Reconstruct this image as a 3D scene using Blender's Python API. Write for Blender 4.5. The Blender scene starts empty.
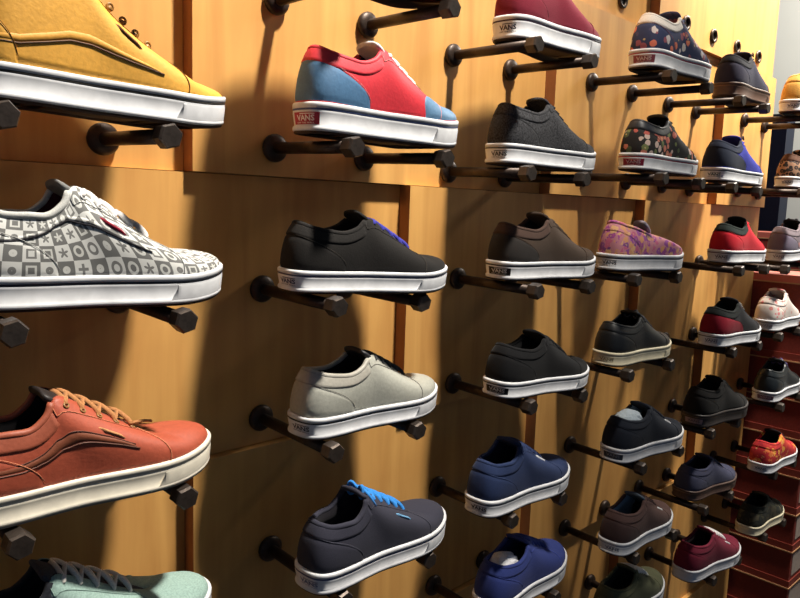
import bpy, math, random
import numpy as np
random.seed(7)
SC = bpy.context.scene
COL = SC.collection

# ------------------------------------------------------------------ helpers
def lin(c):
    r = []
    for v in c:
        v = v / 255.0
        r.append(v / 12.92 if v <= 0.04045 else ((v + 0.055) / 1.055) ** 2.4)
    return (r[0], r[1], r[2], 1.0)

def mesh_obj(name, verts, faces, mat, parent=None, smooth=True):
    me = bpy.data.meshes.new(name)
    me.from_pydata([tuple(float(a) for a in v) for v in verts], [], [tuple(int(i) for i in f) for f in faces])
    me.update()
    if smooth:
        me.polygons.foreach_set('use_smooth', [True] * len(me.polygons))
    if mat: me.materials.append(mat)
    o = bpy.data.objects.new(name, me)
    COL.objects.link(o)
    if parent: o.parent = parent
    return o

def tag(o, label=None, cat=None, group=None, kind=None):
    if label: o['label'] = label
    if cat: o['category'] = cat
    if group: o['group'] = group
    if kind: o['kind'] = kind
    return o

def empty(name, loc, rot=(0, 0, 0)):
    o = bpy.data.objects.new(name, None)
    o.empty_display_size = 0.02
    COL.objects.link(o); o.location = loc; o.rotation_euler = rot
    return o

class MB:
    def __init__(s): s.v = []; s.f = []
    def add(s, v, f):
        b = len(s.v); s.v += [tuple(a) for a in v]; s.f += [tuple(i + b for i in q) for q in f]
    def box(s, x0, x1, y0, y1, z0, z1):
        s.add([(x0,y0,z0),(x1,y0,z0),(x1,y1,z0),(x0,y1,z0),(x0,y0,z1),(x1,y0,z1),(x1,y1,z1),(x0,y1,z1)],
              [(0,3,2,1),(4,5,6,7),(0,1,5,4),(1,2,6,5),(2,3,7,6),(3,0,4,7)])
    def prism(s, quad, axis_vec):
        n = len(quad); b = [tuple(np.add(q, axis_vec)) for q in quad]
        s.add(list(quad) + b, [tuple(range(n))[::-1], tuple(range(n, 2*n))] +
              [(i, (i+1) % n, n+(i+1) % n, n+i) for i in range(n)])
    def tube(s, pts, ra, rb=None, nseg=8, up=(0,0,1), closed=False):
        pts = np.array(pts, float); n = len(pts); rb = rb or ra
        ring = []
        for i in range(n):
            a = pts[(i-1) % n] if closed or i > 0 else pts[i]
            b = pts[(i+1) % n] if closed or i < n-1 else pts[i]
            T = b - a; T /= (np.linalg.norm(T) + 1e-12)
            U = np.array(up, float); S = np.cross(T, U)
            if np.linalg.norm(S) < 1e-4: S = np.cross(T, (1, 0, 0))
            S /= np.linalg.norm(S); N = np.cross(S, T)
            ring.append([pts[i] + S*ra*math.cos(q) + N*rb*math.sin(q) for q in np.linspace(0, 2*math.pi, nseg, endpoint=False)])
        v = [p for r in ring for p in r]; f = []
        m = n if closed else n-1
        for i in range(m):
            for j in range(nseg):
                f.append((i*nseg+j, i*nseg+(j+1) % nseg, ((i+1) % n)*nseg+(j+1) % nseg, ((i+1) % n)*nseg+j))
        if not closed:
            f.append(tuple(range(nseg))[::-1]); f.append(tuple(range((n-1)*nseg, n*nseg)))
        s.add(v, f)
    def lathe(s, prof, axis='y', nseg=20, phase=0.0):
        # prof: list of (distance along -y, radius)
        v = []; f = []; n = len(prof)
        for d, r in prof:
            for j in range(nseg):
                a = phase + 2*math.pi*j/nseg
                v.append((r*math.cos(a), -d, r*math.sin(a)))
        for i in range(n-1):
            for j in range(nseg):
                f.append((i*nseg+j, (i+1)*nseg+j, (i+1)*nseg+(j+1) % nseg, i*nseg+(j+1) % nseg))
        f.append(tuple(range(nseg))); f.append(tuple(range((n-1)*nseg, n*nseg))[::-1])
        s.add(v, f)
    def build(s, name, mat, parent=None, smooth=False):
        return mesh_obj(name, s.v, s.f, mat, parent, smooth)

# ------------------------------------------------------------------ materials
class NT:
    def __init__(s, name):
        s.m = bpy.data.materials.new(name); s.m.use_nodes = True
        s.t = s.m.node_tree; s.b = s.t.nodes['Principled BSDF']
    def n(s, typ, **kw):
        q = s.t.nodes.new(typ)
        for k, v in kw.items():
            if k in q.inputs: q.inputs[k].default_value = v
            else: setattr(q, k, v)
        return q
    def l(s, a, b): s.t.links.new(a, b)
    def math(s, op, a, b=None, c=None):
        q = s.t.nodes.new('ShaderNodeMath'); q.operation = op
        for i, x in enumerate((a, b, c)):
            if x is None: continue
            if isinstance(x, (int, float)): q.inputs[i].default_value = x
            else: s.l(x, q.inputs[i])
        return q.outputs[0]
    def mix(s, fac, a, b):
        q = s.t.nodes.new('ShaderNodeMix'); q.data_type = 'RGBA'
        for i, x in ((0, fac), (6, a), (7, b)):
            if isinstance(x, (int, float)): q.inputs[i].default_value = x
            elif isinstance(x, tuple): q.inputs[i].default_value = x
            else: s.l(x, q.inputs[i])
        return q.outputs[2]
    def coord(s, kind='Object'): return s.n('ShaderNodeTexCoord').outputs[kind]
    def bump(s, h, strength, dist=0.002):
        q = s.n('ShaderNodeBump'); q.inputs['Strength'].default_value = strength; q.inputs['Distance'].default_value = dist
        s.l(h, q.inputs['Height']); s.l(q.outputs[0], s.b.inputs['Normal'])

CACHE = {}
def cloth(c, rough=0.85, kind='canvas', metal=0.0):
    key = ('cloth', c, rough, kind)
    if key in CACHE: return CACHE[key]
    N = NT('%s_%d_%d_%d' % ((kind,) + tuple(c)))
    co = N.coord()
    sc = {'canvas': 900, 'leather': 260, 'suede': 500, 'heather': 420, 'rubber': 60, 'metal': 200}[kind]
    nz = N.n('ShaderNodeTexNoise', Scale=float(sc), Detail=3.0); N.l(co, nz.inputs['Vector'])
    amp = {'canvas': .16, 'leather': .08, 'suede': .18, 'heather': .75, 'rubber': .10, 'metal': .2}[kind]
    base = lin(c)
    lo = tuple(b*(1-amp) for b in base[:3]) + (1,); hi = tuple(min(1, b*(1+amp)) for b in base[:3]) + (1,)
    rp = N.n('ShaderNodeMapRange'); rp.inputs[1].default_value = .3; rp.inputs[2].default_value = .7
    N.l(nz.outputs[0], rp.inputs[0])
    N.l(N.mix(rp.outputs[0], lo, hi), N.b.inputs['Base Color'])
    N.b.inputs['Roughness'].default_value = rough; N.b.inputs['Metallic'].default_value = metal
    N.b.inputs['Specular IOR Level'].default_value = {'leather': .5, 'rubber': .4, 'metal': .5}.get(kind, .15)
    if kind in ('canvas', 'suede', 'heather'):
        N.b.inputs['Sheen Weight'].default_value = .05
    N.bump(nz.outputs[0], .25 if kind != 'rubber' else .08, .001)
    CACHE[key] = N.m
    return N.m

def rubber(c, rough=.55): return cloth(c, rough, 'rubber')

def floral(name, base, cols, scale=55, fill=.42, warp=.35):
    N = NT(name); co = N.coord()
    nz = N.n('ShaderNodeTexNoise', Scale=float(scale*1.6), Detail=2.0); N.l(co, nz.inputs['Vector'])
    v = N.n('ShaderNodeVectorMath', operation='SCALE'); v.inputs['Scale'].default_value = warp/scale
    sb = N.n('ShaderNodeVectorMath', operation='SUBTRACT'); sb.inputs[1].default_value = (.5, .5, .5)
    N.l(nz.outputs[1], sb.inputs[0]); N.l(sb.outputs[0], v.inputs[0])
    ad = N.n('ShaderNodeVectorMath', operation='ADD'); N.l(co, ad.inputs[0]); N.l(v.outputs[0], ad.inputs[1])
    vo = N.n('ShaderNodeTexVoronoi', Scale=float(scale)); N.l(ad.outputs[0], vo.inputs['Vector'])
    sp = N.n('ShaderNodeSeparateColor'); N.l(vo.outputs['Color'], sp.inputs[0])
    rp = N.n('ShaderNodeValToRGB'); rp.color_ramp.interpolation = 'CONSTANT'
    e = rp.color_ramp.elements
    while len(e) < len(cols): e.new(.5)
    for i, c in enumerate(cols): e[i].position = i/len(cols); e[i].color = lin(c)
    N.l(sp.outputs[0], rp.inputs[0])
    inside = N.math('LESS_THAN', vo.outputs['Distance'], fill)
    core = N.math('LESS_THAN', vo.outputs['Distance'], fill*.3)
    c1 = N.mix(inside, lin(base), rp.outputs[0])
    c2 = N.mix(N.math('MULTIPLY', core, .55), c1, lin((235, 205, 130)))
    N.l(c2, N.b.inputs['Base Color']); N.b.inputs['Roughness'].default_value = .85
    return N.m

def camo(name, cols, scale=40):
    N = NT(name); co = N.coord()
    nz = N.n('ShaderNodeTexNoise', Scale=float(scale), Detail=2.0); N.l(co, nz.inputs['Vector'])
    rp = N.n('ShaderNodeValToRGB'); rp.color_ramp.interpolation = 'CONSTANT'
    e = rp.color_ramp.elements
    while len(e) < len(cols): e.new(.5)
    for i, c in enumerate(cols): e[i].position = .3 + .4*i/len(cols) if i else 0; e[i].color = lin(c)
    N.l(nz.outputs[0], rp.inputs[0]); N.l(rp.outputs[0], N.b.inputs['Base Color'])
    N.b.inputs['Roughness'].default_value = .85
    return N.m

def leopard(name):
    N = NT(name); co = N.coord()
    vo = N.n('ShaderNodeTexVoronoi', Scale=95.0); N.l(co, vo.inputs['Vector'])
    a = N.math('LESS_THAN', vo.outputs['Distance'], .52); b = N.math('LESS_THAN', vo.outputs['Distance'], .24)
    c = N.mix(a, lin((150, 115, 90)), lin((30, 24, 24))); c = N.mix(b, c, lin((100, 68, 52)))
    N.l(c, N.b.inputs['Base Color']); N.b.inputs['Roughness'].default_value = .8
    return N.m

def checker_motif(name, cell=.062):
    # grey and pale checks, a small plain star, ring, square or cross in each check
    N = NT(name)
    uv = N.n('ShaderNodeUVMap').outputs[0]
    sc = N.n('ShaderNodeVectorMath', operation='SCALE'); sc.inputs['Scale'].default_value = 1/cell; N.l(uv, sc.inputs[0])
    fl = N.n('ShaderNodeVectorMath', operation='FLOOR'); N.l(sc.outputs[0], fl.inputs[0])
    fr = N.n('ShaderNodeVectorMath', operation='FRACTION'); N.l(sc.outputs[0], fr.inputs[0])
    f2 = N.n('ShaderNodeSeparateXYZ'); N.l(fl.outputs[0], f2.inputs[0])
    par = N.math('PINGPONG', N.math('ADD', f2.outputs[0], f2.outputs[1]), 1.0)
    wn = N.n('ShaderNodeTexWhiteNoise'); wn.noise_dimensions = '2D'; N.l(fl.outputs[0], wn.inputs['Vector'])
    rnd = wn.outputs[0]
    p = N.n('ShaderNodeSeparateXYZ'); N.l(fr.outputs[0], p.inputs[0])
    x = N.math('SUBTRACT', p.outputs[0], .5); y = N.math('SUBTRACT', p.outputs[1], .5)
    r = N.math('SQRT', N.math('ADD', N.math('MULTIPLY', x, x), N.math('MULTIPLY', y, y)))
    th = N.math('ARCTAN2', x, y)
    star = N.math('LESS_THAN', r, N.math('ADD', .22, N.math('MULTIPLY', N.math('COSINE', N.math('MULTIPLY', th, 5.0)), .11)))
    ring = N.math('COMPARE', r, .25, .075)
    ax = N.math('ABSOLUTE', x); ay = N.math('ABSOLUTE', y)
    mx = N.math('MAXIMUM', ax, ay); mn = N.math('MINIMUM', ax, ay)
    sq = N.math('COMPARE', mx, .24, .06)
    cross = N.math('MULTIPLY', N.math('LESS_THAN', mn, .08), N.math('LESS_THAN', mx, .3))
    dots = N.math('LESS_THAN', N.math('ABSOLUTE', N.math('SUBTRACT', r, .12)), .1)
    def sel(m, lo, hi): return N.math('MULTIPLY', m, N.math('MULTIPLY', N.math('GREATER_THAN', rnd, lo), N.math('LESS_THAN', rnd, hi)))
    tot = N.math('ADD', N.math('ADD', sel(star, 0, .25), sel(ring, .25, .45)), N.math('ADD', N.math('ADD', sel(sq, .45, .65), sel(cross, .65, .8)), sel(dots, .8, 1.01)))
    bg = N.mix(par, lin((112, 112, 110)), lin((214, 214, 210)))
    fg = N.mix(par, lin((205, 205, 200)), lin((120, 120, 118)))
    N.l(N.mix(tot, bg, fg), N.b.inputs['Base Color']); N.b.inputs['Roughness'].default_value = .8
    return N.m

def plywood():
    N = NT('plywood'); co = N.coord('Object')
    oi = N.n('ShaderNodeObjectInfo')
    mp = N.n('ShaderNodeMapping'); mp.inputs['Scale'].default_value = (26, 26, 2.2); N.l(co, mp.inputs[0])
    of = N.n('ShaderNodeVectorMath', operation='SCALE'); of.inputs[0].default_value = (11, 5, 7); N.l(oi.outputs['Random'], of.inputs['Scale'])
    ad = N.n('ShaderNodeVectorMath', operation='ADD'); N.l(mp.outputs[0], ad.inputs[0]); N.l(of.outputs[0], ad.inputs[1])
    a = N.n('ShaderNodeTexNoise', Scale=1.0, Detail=5.0, Distortion=.6); N.l(ad.outputs[0], a.inputs['Vector'])
    b = N.n('ShaderNodeTexNoise', Scale=6.0, Detail=4.0); N.l(co, b.inputs['Vector'])
    f = N.math('ADD', N.math('MULTIPLY', a.outputs[0], .65), N.math('MULTIPLY', b.outputs[0], .35))
    rp = N.n('ShaderNodeValToRGB'); e = rp.color_ramp.elements
    e[0].position = .36; e[0].color = lin((200, 145, 80)); e[1].position = .64; e[1].color = lin((225, 172, 99))
    N.l(f, rp.inputs[0]); N.l(rp.outputs[0], N.b.inputs['Base Color'])
    N.b.inputs['Roughness'].default_value = .5; N.b.inputs['Specular IOR Level'].default_value = .35
    N.bump(a.outputs[0], .06, .001)
    return N.m

def flat(name, c, rough=.6, spec=.3, metal=0.0, nscale=30, amp=.12):
    N = NT(name); co = N.coord()
    nz = N.n('ShaderNodeTexNoise', Scale=float(nscale), Detail=4.0); N.l(co, nz.inputs['Vector'])
    b = lin(c); lo = tuple(q*(1-amp) for q in b[:3])+(1,); hi = tuple(min(1, q*(1+amp)) for q in b[:3])+(1,)
    N.l(N.mix(nz.outputs[0], lo, hi), N.b.inputs['Base Color'])
    N.b.inputs['Roughness'].default_value = rough; N.b.inputs['Specular IOR Level'].default_value = spec; N.b.inputs['Metallic'].default_value = metal
    return N.m

# ------------------------------------------------------------------ shoe surface (heel x=0, toe x=1, unit length)
ZS = .113
#        t    Bx    By    Ex    Ey    Ez    a     c2o   c2z
HEEL = [(.00, .012, .000, .056, .000, .352, .100, .034, -.042),
       (.07, .024, .072, .066, .038, .346, .098, .036, -.044),
       (.15, .075, .112, .108, .070, .331, .095, .032, -.050)]
LOW = HEEL + [(.25, .175, .126, .190, .091, .318, .090, .028, -.056),
       (.35, .290, .126, .275, .098, .314, .090, .030, -.055),
       (.45, .405, .129, .355, .094, .342, .095, .035, -.055),
       (.53, .500, .143, .425, .074, .392, .105, .060, -.070),
       (.61, .600, .160, .520, .058, .350, .098, .065, -.055),
       (.69, .690, .170, .620, .048, .292, .086, .070, -.034),
       (.77, .785, .165, .715, .034, .235, .072, .075, -.016),
       (.83, .860, .146, .772, .004, .207, .060, .080, -.006),
       (.89, .925, .113, .781, .002, .203, .053, .100, -.004),
       (.95, .974, .062, .786, .001, .201, .049, .115, -.003),
       (1.0, .990, .000, .788, .000, .200, .048, .120, -.003)]
SKATE = HEEL + [(.25, .175, .126, .180, .096, .332, .090, .022, -.060),
       (.35, .290, .126, .245, .100, .335, .092, .028, -.060),
       (.45, .405, .129, .300, .095, .378, .100, .035, -.065),
       (.53, .500, .143, .338, .076, .435, .110, .070, -.080),
       (.61, .600, .160, .432, .060, .385, .102, .075, -.060),
       (.69, .690, .170, .535, .050, .318, .090, .080, -.038),
       (.77, .785, .165, .640, .035, .252, .076, .085, -.018),
       (.83, .860, .146, .698, .004, .216, .063, .100, -.006),
       (.89, .925, .113, .706, .002, .211, .056, .130, -.004),
       (.95, .974, .062, .711, .001, .209, .052, .160, -.003),
       (1.0, .990, .000, .713, .000, .208, .051, .170, -.003)]
SLIP = LOW[:4] + [(.35, .290, .126, .270, .096, .300, .085, .030, -.045),
       (.45, .405, .129, .350, .088, .286, .080, .032, -.040),
       (.53, .500, .143, .410, .062, .292, .080, .060, -.038),
       (.61, .600, .160, .448, .032, .292, .076, .110, -.040),
       (.69, .690, .170, .468, .012, .290, .072, .160, -.042),
       (.77, .785, .165, .482, .004, .286, .067, .210, -.048),
       (.83, .860, .146, .490, .002, .283, .060, .260, -.054),
       (.89, .925, .113, .496, .001, .281, .053, .300, -.060),
       (.95, .974, .062, .501, .001, .279, .048, .330, -.064),
       (1.0, .990, .000, .503, .000, .278, .046, .340, -.065)]
HIGH = [(.00, .012, .000, .050, .000, .640, .200, .000, -.20),
       (.07, .024, .072, .060, .055, .640, .200, .004, -.20),
       (.15, .075, .112, .105, .085, .636, .200, .010, -.20),
       (.25, .175, .126, .170, .098, .632, .180, .015, -.18),
       (.35, .290, .128, .230, .100, .630, .160, .020, -.18),
       (.45, .405, .131, .290, .090, .620, .140, .030, -.16),
       (.53, .500, .145, .345, .068, .515, .125, .060, -.11),
       (.61, .600, .162, .430, .056, .405, .105, .070, -.065),
       (.69, .690, .172, .535, .048, .325, .092, .080, -.038),
       (.77, .785, .167, .640, .036, .258, .070, .085, -.018),
       (.83, .860, .146, .698, .004, .214, .050, .080, -.010),
       (.89, .925, .113, .706, .002, .208, .040, .095, -.010),
       (.95, .974, .062, .711, .001, .205, .034, .105, -.010),
       (1.0, .990, .000, .713, .000, .204, .032, .110, -.010)]

def ev(tab, t):
    T = np.array(tab); t = np.clip(np.asarray(t, float), 0, 1)
    x = T[:, 0]; Y = T[:, 1:]
    i = np.clip(np.searchsorted(x, t, side='right') - 1, 0, len(x)-2)
    d = np.zeros_like(Y)
    d[1:-1] = (Y[2:] - Y[:-2]) / (x[2:] - x[:-2])[:, None]
    d[0] = (Y[1]-Y[0])/(x[1]-x[0]); d[-1] = (Y[-1]-Y[-2])/(x[-1]-x[-2])
    # end symmetry: lengthwise slopes vanish at the heel and toe centres, sideways ones do not
    for k in (0, 2, 4): d[0, k] = 0; d[-1, k] = 0
    h = (x[i+1]-x[i]); u = (t-x[i])/h
    u = u[..., None]; h = h[..., None]
    return ((2*u**3-3*u**2+1)*Y[i] + (u**3-2*u**2+u)*h*d[i] + (-2*u**3+3*u**2)*Y[i+1] + (u**3-u**2)*h*d[i+1])

def fold(w):
    w = np.asarray(w, float)
    w = np.where(w > 1, w-2, w); w = np.where(w < -1, w+2, w)
    return w
def outline(tab, w):
    # foxing outline point and outward normal (2d)
    w = fold(w)
    def P(w):
        w = fold(w); q = ev(tab, np.abs(w)); s = np.where(w >= 0, 1.0, -1.0)
        return np.stack([q[..., 0], q[..., 1]*s], -1)
    e = 2e-3
    T = P(w+e)-P(w-e); T /= np.linalg.norm(T, axis=-1, keepdims=True)+1e-12
    return P(w), np.stack([-T[..., 1], T[..., 0]], -1)
def surf(tab, w, v):
    w = fold(w); v = np.asarray(v, float)
    q = ev(tab, np.abs(w)); s = np.where(w >= 0, 1.0, -1.0)
    P, n = outline(tab, w)
    B = np.stack([P[..., 0], P[..., 1], np.full_like(s, ZS)], -1)
    E = np.stack([q[..., 2], q[..., 3]*s, q[..., 4]], -1)
    o3 = np.concatenate([n, np.zeros_like(n[..., :1])], -1); up = np.array([0, 0, 1.0])
    C1 = B + up*q[..., 5:6] + o3*.006
    C2 = E + o3*q[..., 6:7] + up*q[..., 7:8]
    v = v[..., None]
    return (1-v)**3*B + 3*v*(1-v)**2*C1 + 3*v*v*(1-v)*C2 + v**3*E
def normal(tab, w, v):
    e = 3e-3
    a = surf(tab, w+e, v)-surf(tab, w-e, v)
    v0 = np.clip(v-e, 0, 1); v1 = np.clip(v+e, 0, 1)
    b = surf(tab, w, v1)-surf(tab, w, v0)
    n = np.cross(b, a); n /= np.linalg.norm(n, axis=-1, keepdims=True)+1e-12
    return n
_t = normal(LOW, np.array([.4]), np.array([.3]))[0]
NS = 1.0 if _t[1] > 0 else -1.0

def grid_faces(nu, nv, closed=False):
    f = []
    for i in range(nu if closed else nu-1):
        for j in range(nv-1):
            a = i*nv+j; b = ((i+1) % nu)*nv+j
            f.append((a, b, b+1, a+1))
    return f

def patch(name, tab, L, W, lo, hi, mat, parent, off=.004, nv=9, uv=False):
    # raised overlay on the upper: for every signed station w from v=lo(w) to v=hi(w)
    W = np.array(W); V = np.array([np.linspace(lo(w), hi(w), nv) for w in W])
    WW = np.repeat(W[:, None], nv, 1)
    P = surf(tab, WW, V); n = normal(tab, WW, V)*NS
    o = np.full(V.shape, off); o[:, 0] = -.001; o[:, -1] = -.001; o[0] = -.001; o[-1] = -.001
    P = P + n*o[..., None]
    f = grid_faces(len(W), nv)
    ob = mesh_obj(name, to_local(P.reshape(-1, 3), L), f, mat, parent)
    ws = np.linspace(-1, 1, 121)
    arc = np.concatenate([[0], np.cumsum(np.linalg.norm(np.diff(outline(tab, ws)[0], axis=0), axis=1))])
    lay = ob.data.uv_layers.new(name='UVMap')
    vi = np.zeros(len(ob.data.loops), int); ob.data.loops.foreach_get('vertex_index', vi)
    uv = np.stack([np.interp(WW.ravel(), ws, arc), V.ravel()*.26+.004], 1)[vi]
    lay.data.foreach_set('uv', uv.ravel())
    return ob

ZMAP = [1.0, 1.0]
def to_local(P, L):
    P = np.asarray(P, float).copy(); z = P[..., 2]
    z = np.where(z < ZS, z*ZMAP[0], ZS*ZMAP[0] + (z-ZS)*ZMAP[1])
    P[..., 2] = z + .035*np.clip((P[..., 0]-.72)/.28, 0, 1.1)**2      # toe spring
    P[..., 0] -= .5
    return P*L

def stitch(tab, L, W, V, mb, r=.0022, off=.0035):
    W = np.array(W, float); V = np.array(V, float)
    P = surf(tab, W, V) + normal(tab, W, V)*NS*off
    mb.tube(to_local(P, L), r*L, nseg=5)

# lettering: flat text meshes kept as templates
def text_template(s, bold=.02):
    cu = bpy.data.curves.new('lettering', 'FONT'); cu.body = s; cu.size = 1; cu.resolution_u = 2; cu.offset = bold
    o = bpy.data.objects.new('lettering', cu); COL.objects.link(o)
    dg = bpy.context.evaluated_depsgraph_get(); dg.update()
    me = o.evaluated_get(dg).to_mesh()
    v = np.array([tuple(q.co[:2]) for q in me.vertices]); f = [tuple(p.vertices) for p in me.polygons]
    o.evaluated_get(dg).to_mesh_clear()
    bpy.data.objects.remove(o); bpy.data.curves.remove(cu)
    mn = v.min(0); mx = v.max(0)
    return (v-mn)/(mx-mn), f
T_VANS = text_template('VANS', .03)
T_OTW = text_template('OFF THE WALL', .015)

def foxing_map(tab, s_len, z, off):
    # arc length s (unit lengths) from the heel centre towards the near side (-y) -> point
    ws = np.linspace(-.45, .45, 400); P, n = outline(tab, ws); P = P + n*.014
    d = np.concatenate([[0], np.cumsum(np.linalg.norm(np.diff(P, axis=0), axis=1))]); d -= np.interp(0, ws, d)
    # heel centre towards +s = decreasing w (near side is w<0)
    w = np.interp(-np.asarray(s_len), d, ws)
    P, n = outline(tab, w); z = np.asarray(z, float)
    d = np.interp(z, [.018, .027, .033, .078], [.0112, .0100, .0030, .0128]) + off
    return np.concatenate([P + n*d[..., None], z[..., None]], -1)

def quads_on_foxing(tab, L, uvpts, faces, s0, s1, z0, z1, off, name, mat, parent):
    u = np.array(uvpts, float)
    P = foxing_map(tab, s0+(s1-s0)*u[:, 0], z0+(z1-z0)*u[:, 1], off)
    return mesh_obj(name, to_local(P, L), faces, mat, parent, smooth=False)

def fill_loop(loop_z, W, tab, L, inset, name, mat, parent, thick=.0):
    pass

def make_shoe(spec):
    L = spec.get('L', .258); tab = {'low': LOW, 'skate': SKATE, 'slip': SLIP, 'high': HIGH}[spec.get('style', 'low')]
    style = spec.get('style', 'low'); skate = style == 'skate'
    if skate: style = 'low'
    root = empty('sneaker', spec['loc'], (math.radians(1.5), -math.radians(spec.get('pitch', 0)), math.radians(spec.get('yaw', 0))))
    ZMAP[0] = min(spec.get('zs', .113), .136)/.113; ZMAP[1] = .5 + .5*ZMAP[0]
    tag(root, spec['label'], 'shoe', 'sneakers on the display wall')
    fabric = spec.get('fabric', 'canvas'); rough = spec.get('rough', .85)
    def M(c, kind=None, r=None):
        return c if isinstance(c, bpy.types.Material) else cloth(c, r or rough, kind or fabric)
    main = M(spec['main'])
    # ---- upper
    nu, nv = 120, 15
    W = np.linspace(-1, 1, nu, endpoint=False); V = np.linspace(0, 1, nv)
    WW, VV = np.meshgrid(W, V, indexing='ij')
    P = surf(tab, WW, VV)
    up = mesh_obj('upper', to_local(P.reshape(-1, 3), L), grid_faces(nu, nv, True), main, root)
    arc = np.concatenate([[0], np.cumsum(np.linalg.norm(np.diff(outline(tab, np.linspace(-1, 1, nu+1))[0], axis=0), axis=1))])
    lay = up.data.uv_layers.new(name='UVMap')
    uvs = np.zeros((len(up.data.loops), 2)); k = 0
    for p in up.data.polygons:
        wrap = p.index // (nv-1) == nu-1
        for li, vi in zip(p.loop_indices, p.vertices):
            i, j = divmod(vi, nv)
            a = arc[nu] if (wrap and i == 0) else arc[i]
            uvs[li] = (a, V[j]*.26+.004)
    lay.data.foreach_set('uv', uvs.ravel())
    md = up.modifiers.new('thickness', 'SOLIDIFY'); md.thickness = .0008; md.offset = 0
    # ---- lining + insole
    tl = {'low': .60, 'slip': 1.0, 'high': .60}[style]
    Wl = np.linspace(-tl, tl, 70); E = surf(tab, Wl, np.ones_like(Wl)*.995); nO = outline(tab, Wl)[1]
    n3 = np.concatenate([nO, np.zeros((len(Wl), 1))], 1); C = np.array([.36, 0, .15])
    rings = []
    for j, s in enumerate(np.linspace(0, 1, 7)):
        tgt = E.copy(); 
        base = np.stack([.06 + (E[:, 0]-.05)*1.02, np.sign(E[:, 1]+1e-9)*np.minimum(np.abs(E[:, 1])*1.1, .1), np.full(len(Wl), .165)], 1)
        q = (1-s)*E + s*base - n3*.022*math.sin(math.pi*min(1, s*1.5+.12))*(1 if s < .67 else .4)
        q[:, 2] = (1-s)*E[:, 2] + s*.165
        rings.append(q)
    R = np.array(rings).transpose(1, 0, 2)
    lin_m = M(spec.get('lining', (26, 24, 24)), 'canvas', .9)
    mesh_obj('lining', to_local(R.reshape(-1, 3), L), grid_faces(len(Wl), 7), lin_m, root)
    xs = np.linspace(.04, .80, 24); hw = np.interp(xs, [.04, .07, .12, .2, .4, .6, .75, .8], [.0, .05, .075, .09, .098, .12, .1, .05])
    iv = [(x, s*h, .158) for x, h in zip(xs, hw) for s in (-1, 1)]
    ifc = [(2*i, 2*i+2, 2*i+3, 2*i+1) for i in range(len(xs)-1)]
    mesh_obj('insole', to_local(np.array(iv), L), ifc, M(spec.get('insole', (60, 56, 52)), 'canvas', .9), root)
    # ---- collar roll
    if style != 'high':
        tc = .50 if style == 'low' else .47
        Wc = np.linspace(-tc, tc, 60)
        pts = surf(tab, Wc, np.ones_like(Wc)) + np.array([0, 0, -.006])
        mb = MB(); mb.tube(to_local(pts, L), .0145*L, nseg=10)
        colm = M(spec.get('collar', spec['main']))
        mb.build('collar', colm, root, True)
        if style == 'low' and spec.get('band', True):
            patch('collar_panel', tab, L, np.linspace(-.49, .49, 70), lambda w: .62+.06*math.cos(w*12)*0+.10*(abs(w)/.49)**3, lambda w: .985, colm, root, .007)
    # ---- heel counter / toe panel / extra stitched seams
    hc = spec.get('heel')
    hT = spec.get('heel_t', .34); hV = spec.get('heel_v', .66)
    hcm = M(hc) if hc is not None else main
    if style != 'slip' or hc is not None:
        patch('heel_counter', tab, L, np.linspace(-hT, hT, 60), lambda w: .0, lambda w: .02+hV*math.sqrt(max(0, 1-(abs(w)/hT)**2.4)), hcm, root, .0045)
    if spec.get('toe') is not None:
        tT = spec.get('toe_t', .19)
        patch('toe_cap', tab, L, np.linspace(1-tT, 1+tT, 50), lambda w: .0, lambda w: .02+.90*math.sqrt(max(0, 1-(abs(1-w)/tT)**2.2)), M(spec['toe']), root, .0045)
    sm = M(spec.get('stitch', spec['main'] if not isinstance(spec['main'], bpy.types.Material) else (90, 84, 84)), 'canvas', .9)
    def seam(W_, V_, r=.0022, off=.0035):
        mb = MB(); stitch(tab, L, W_, V_, mb, r, off); mb.build('stitching', sm, root, True)
    a = np.linspace(-hT*.99, hT*.99, 48)
    seam(a, .02+hV*np.sqrt(np.maximum(0, 1-(np.abs(a)/hT)**2.4))-.012, .0016, .0052)
    if style != 'slip':
        for sg in (-1, 1):
            tt = np.linspace(.735, .77, 14)
            seam(sg*(tt+.012*np.sin(np.linspace(0, 3.1, 14))), np.linspace(.02, .93, 14))
            seam(sg*np.concatenate([np.full(6, .497), np.linspace(.50, .77, 12)]), np.concatenate([np.linspace(.97, .82, 6), np.full(12, .80)]), .0015)
    # ---- side stripe
    if spec.get('wave') is not None:
        tk = np.array([.10, .20, .28, .36, .43, .49, .55, .61, .66])
        vc = np.array(spec.get('wave_v', [.40, .38, .40, .50, .64, .70, .62, .50, .40])); th = np.array([.10, .12, .13, .14, .15, .15, .14, .12, .07])*spec.get('wave_w', 1)
        f_lo = lambda w: float(np.interp(abs(w), tk, vc-th/2)); f_hi = lambda w: float(np.interp(abs(w), tk, vc+th/2))
        pm = M(spec.get('wave_edge', (45, 35, 32)))
        for sg in (-1, 1):
            Wv = sg*np.linspace(.10, .66, 50)
            patch('side_stripe', tab, L, Wv, f_lo, f_hi, M(spec['wave']), root, .005, 5)
            m2 = MB(); stitch(tab, L, Wv, [f_lo(w) for w in Wv], m2, .0032, .003); m2.build('stripe_piping', pm, root, True)
            if spec.get('wave_edge2'):
                m2 = MB(); stitch(tab, L, Wv, [f_hi(w) for w in Wv], m2, .0018, .003); m2.build('stripe_piping', pm, root, True)
    # ---- midsole, stripe, outsole
    sole = rubber(spec.get('sole', (214, 215, 218)), .5)
    Ws = np.linspace(-1, 1, 140, endpoint=False); Pn, nn = outline(tab, Ws)
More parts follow.
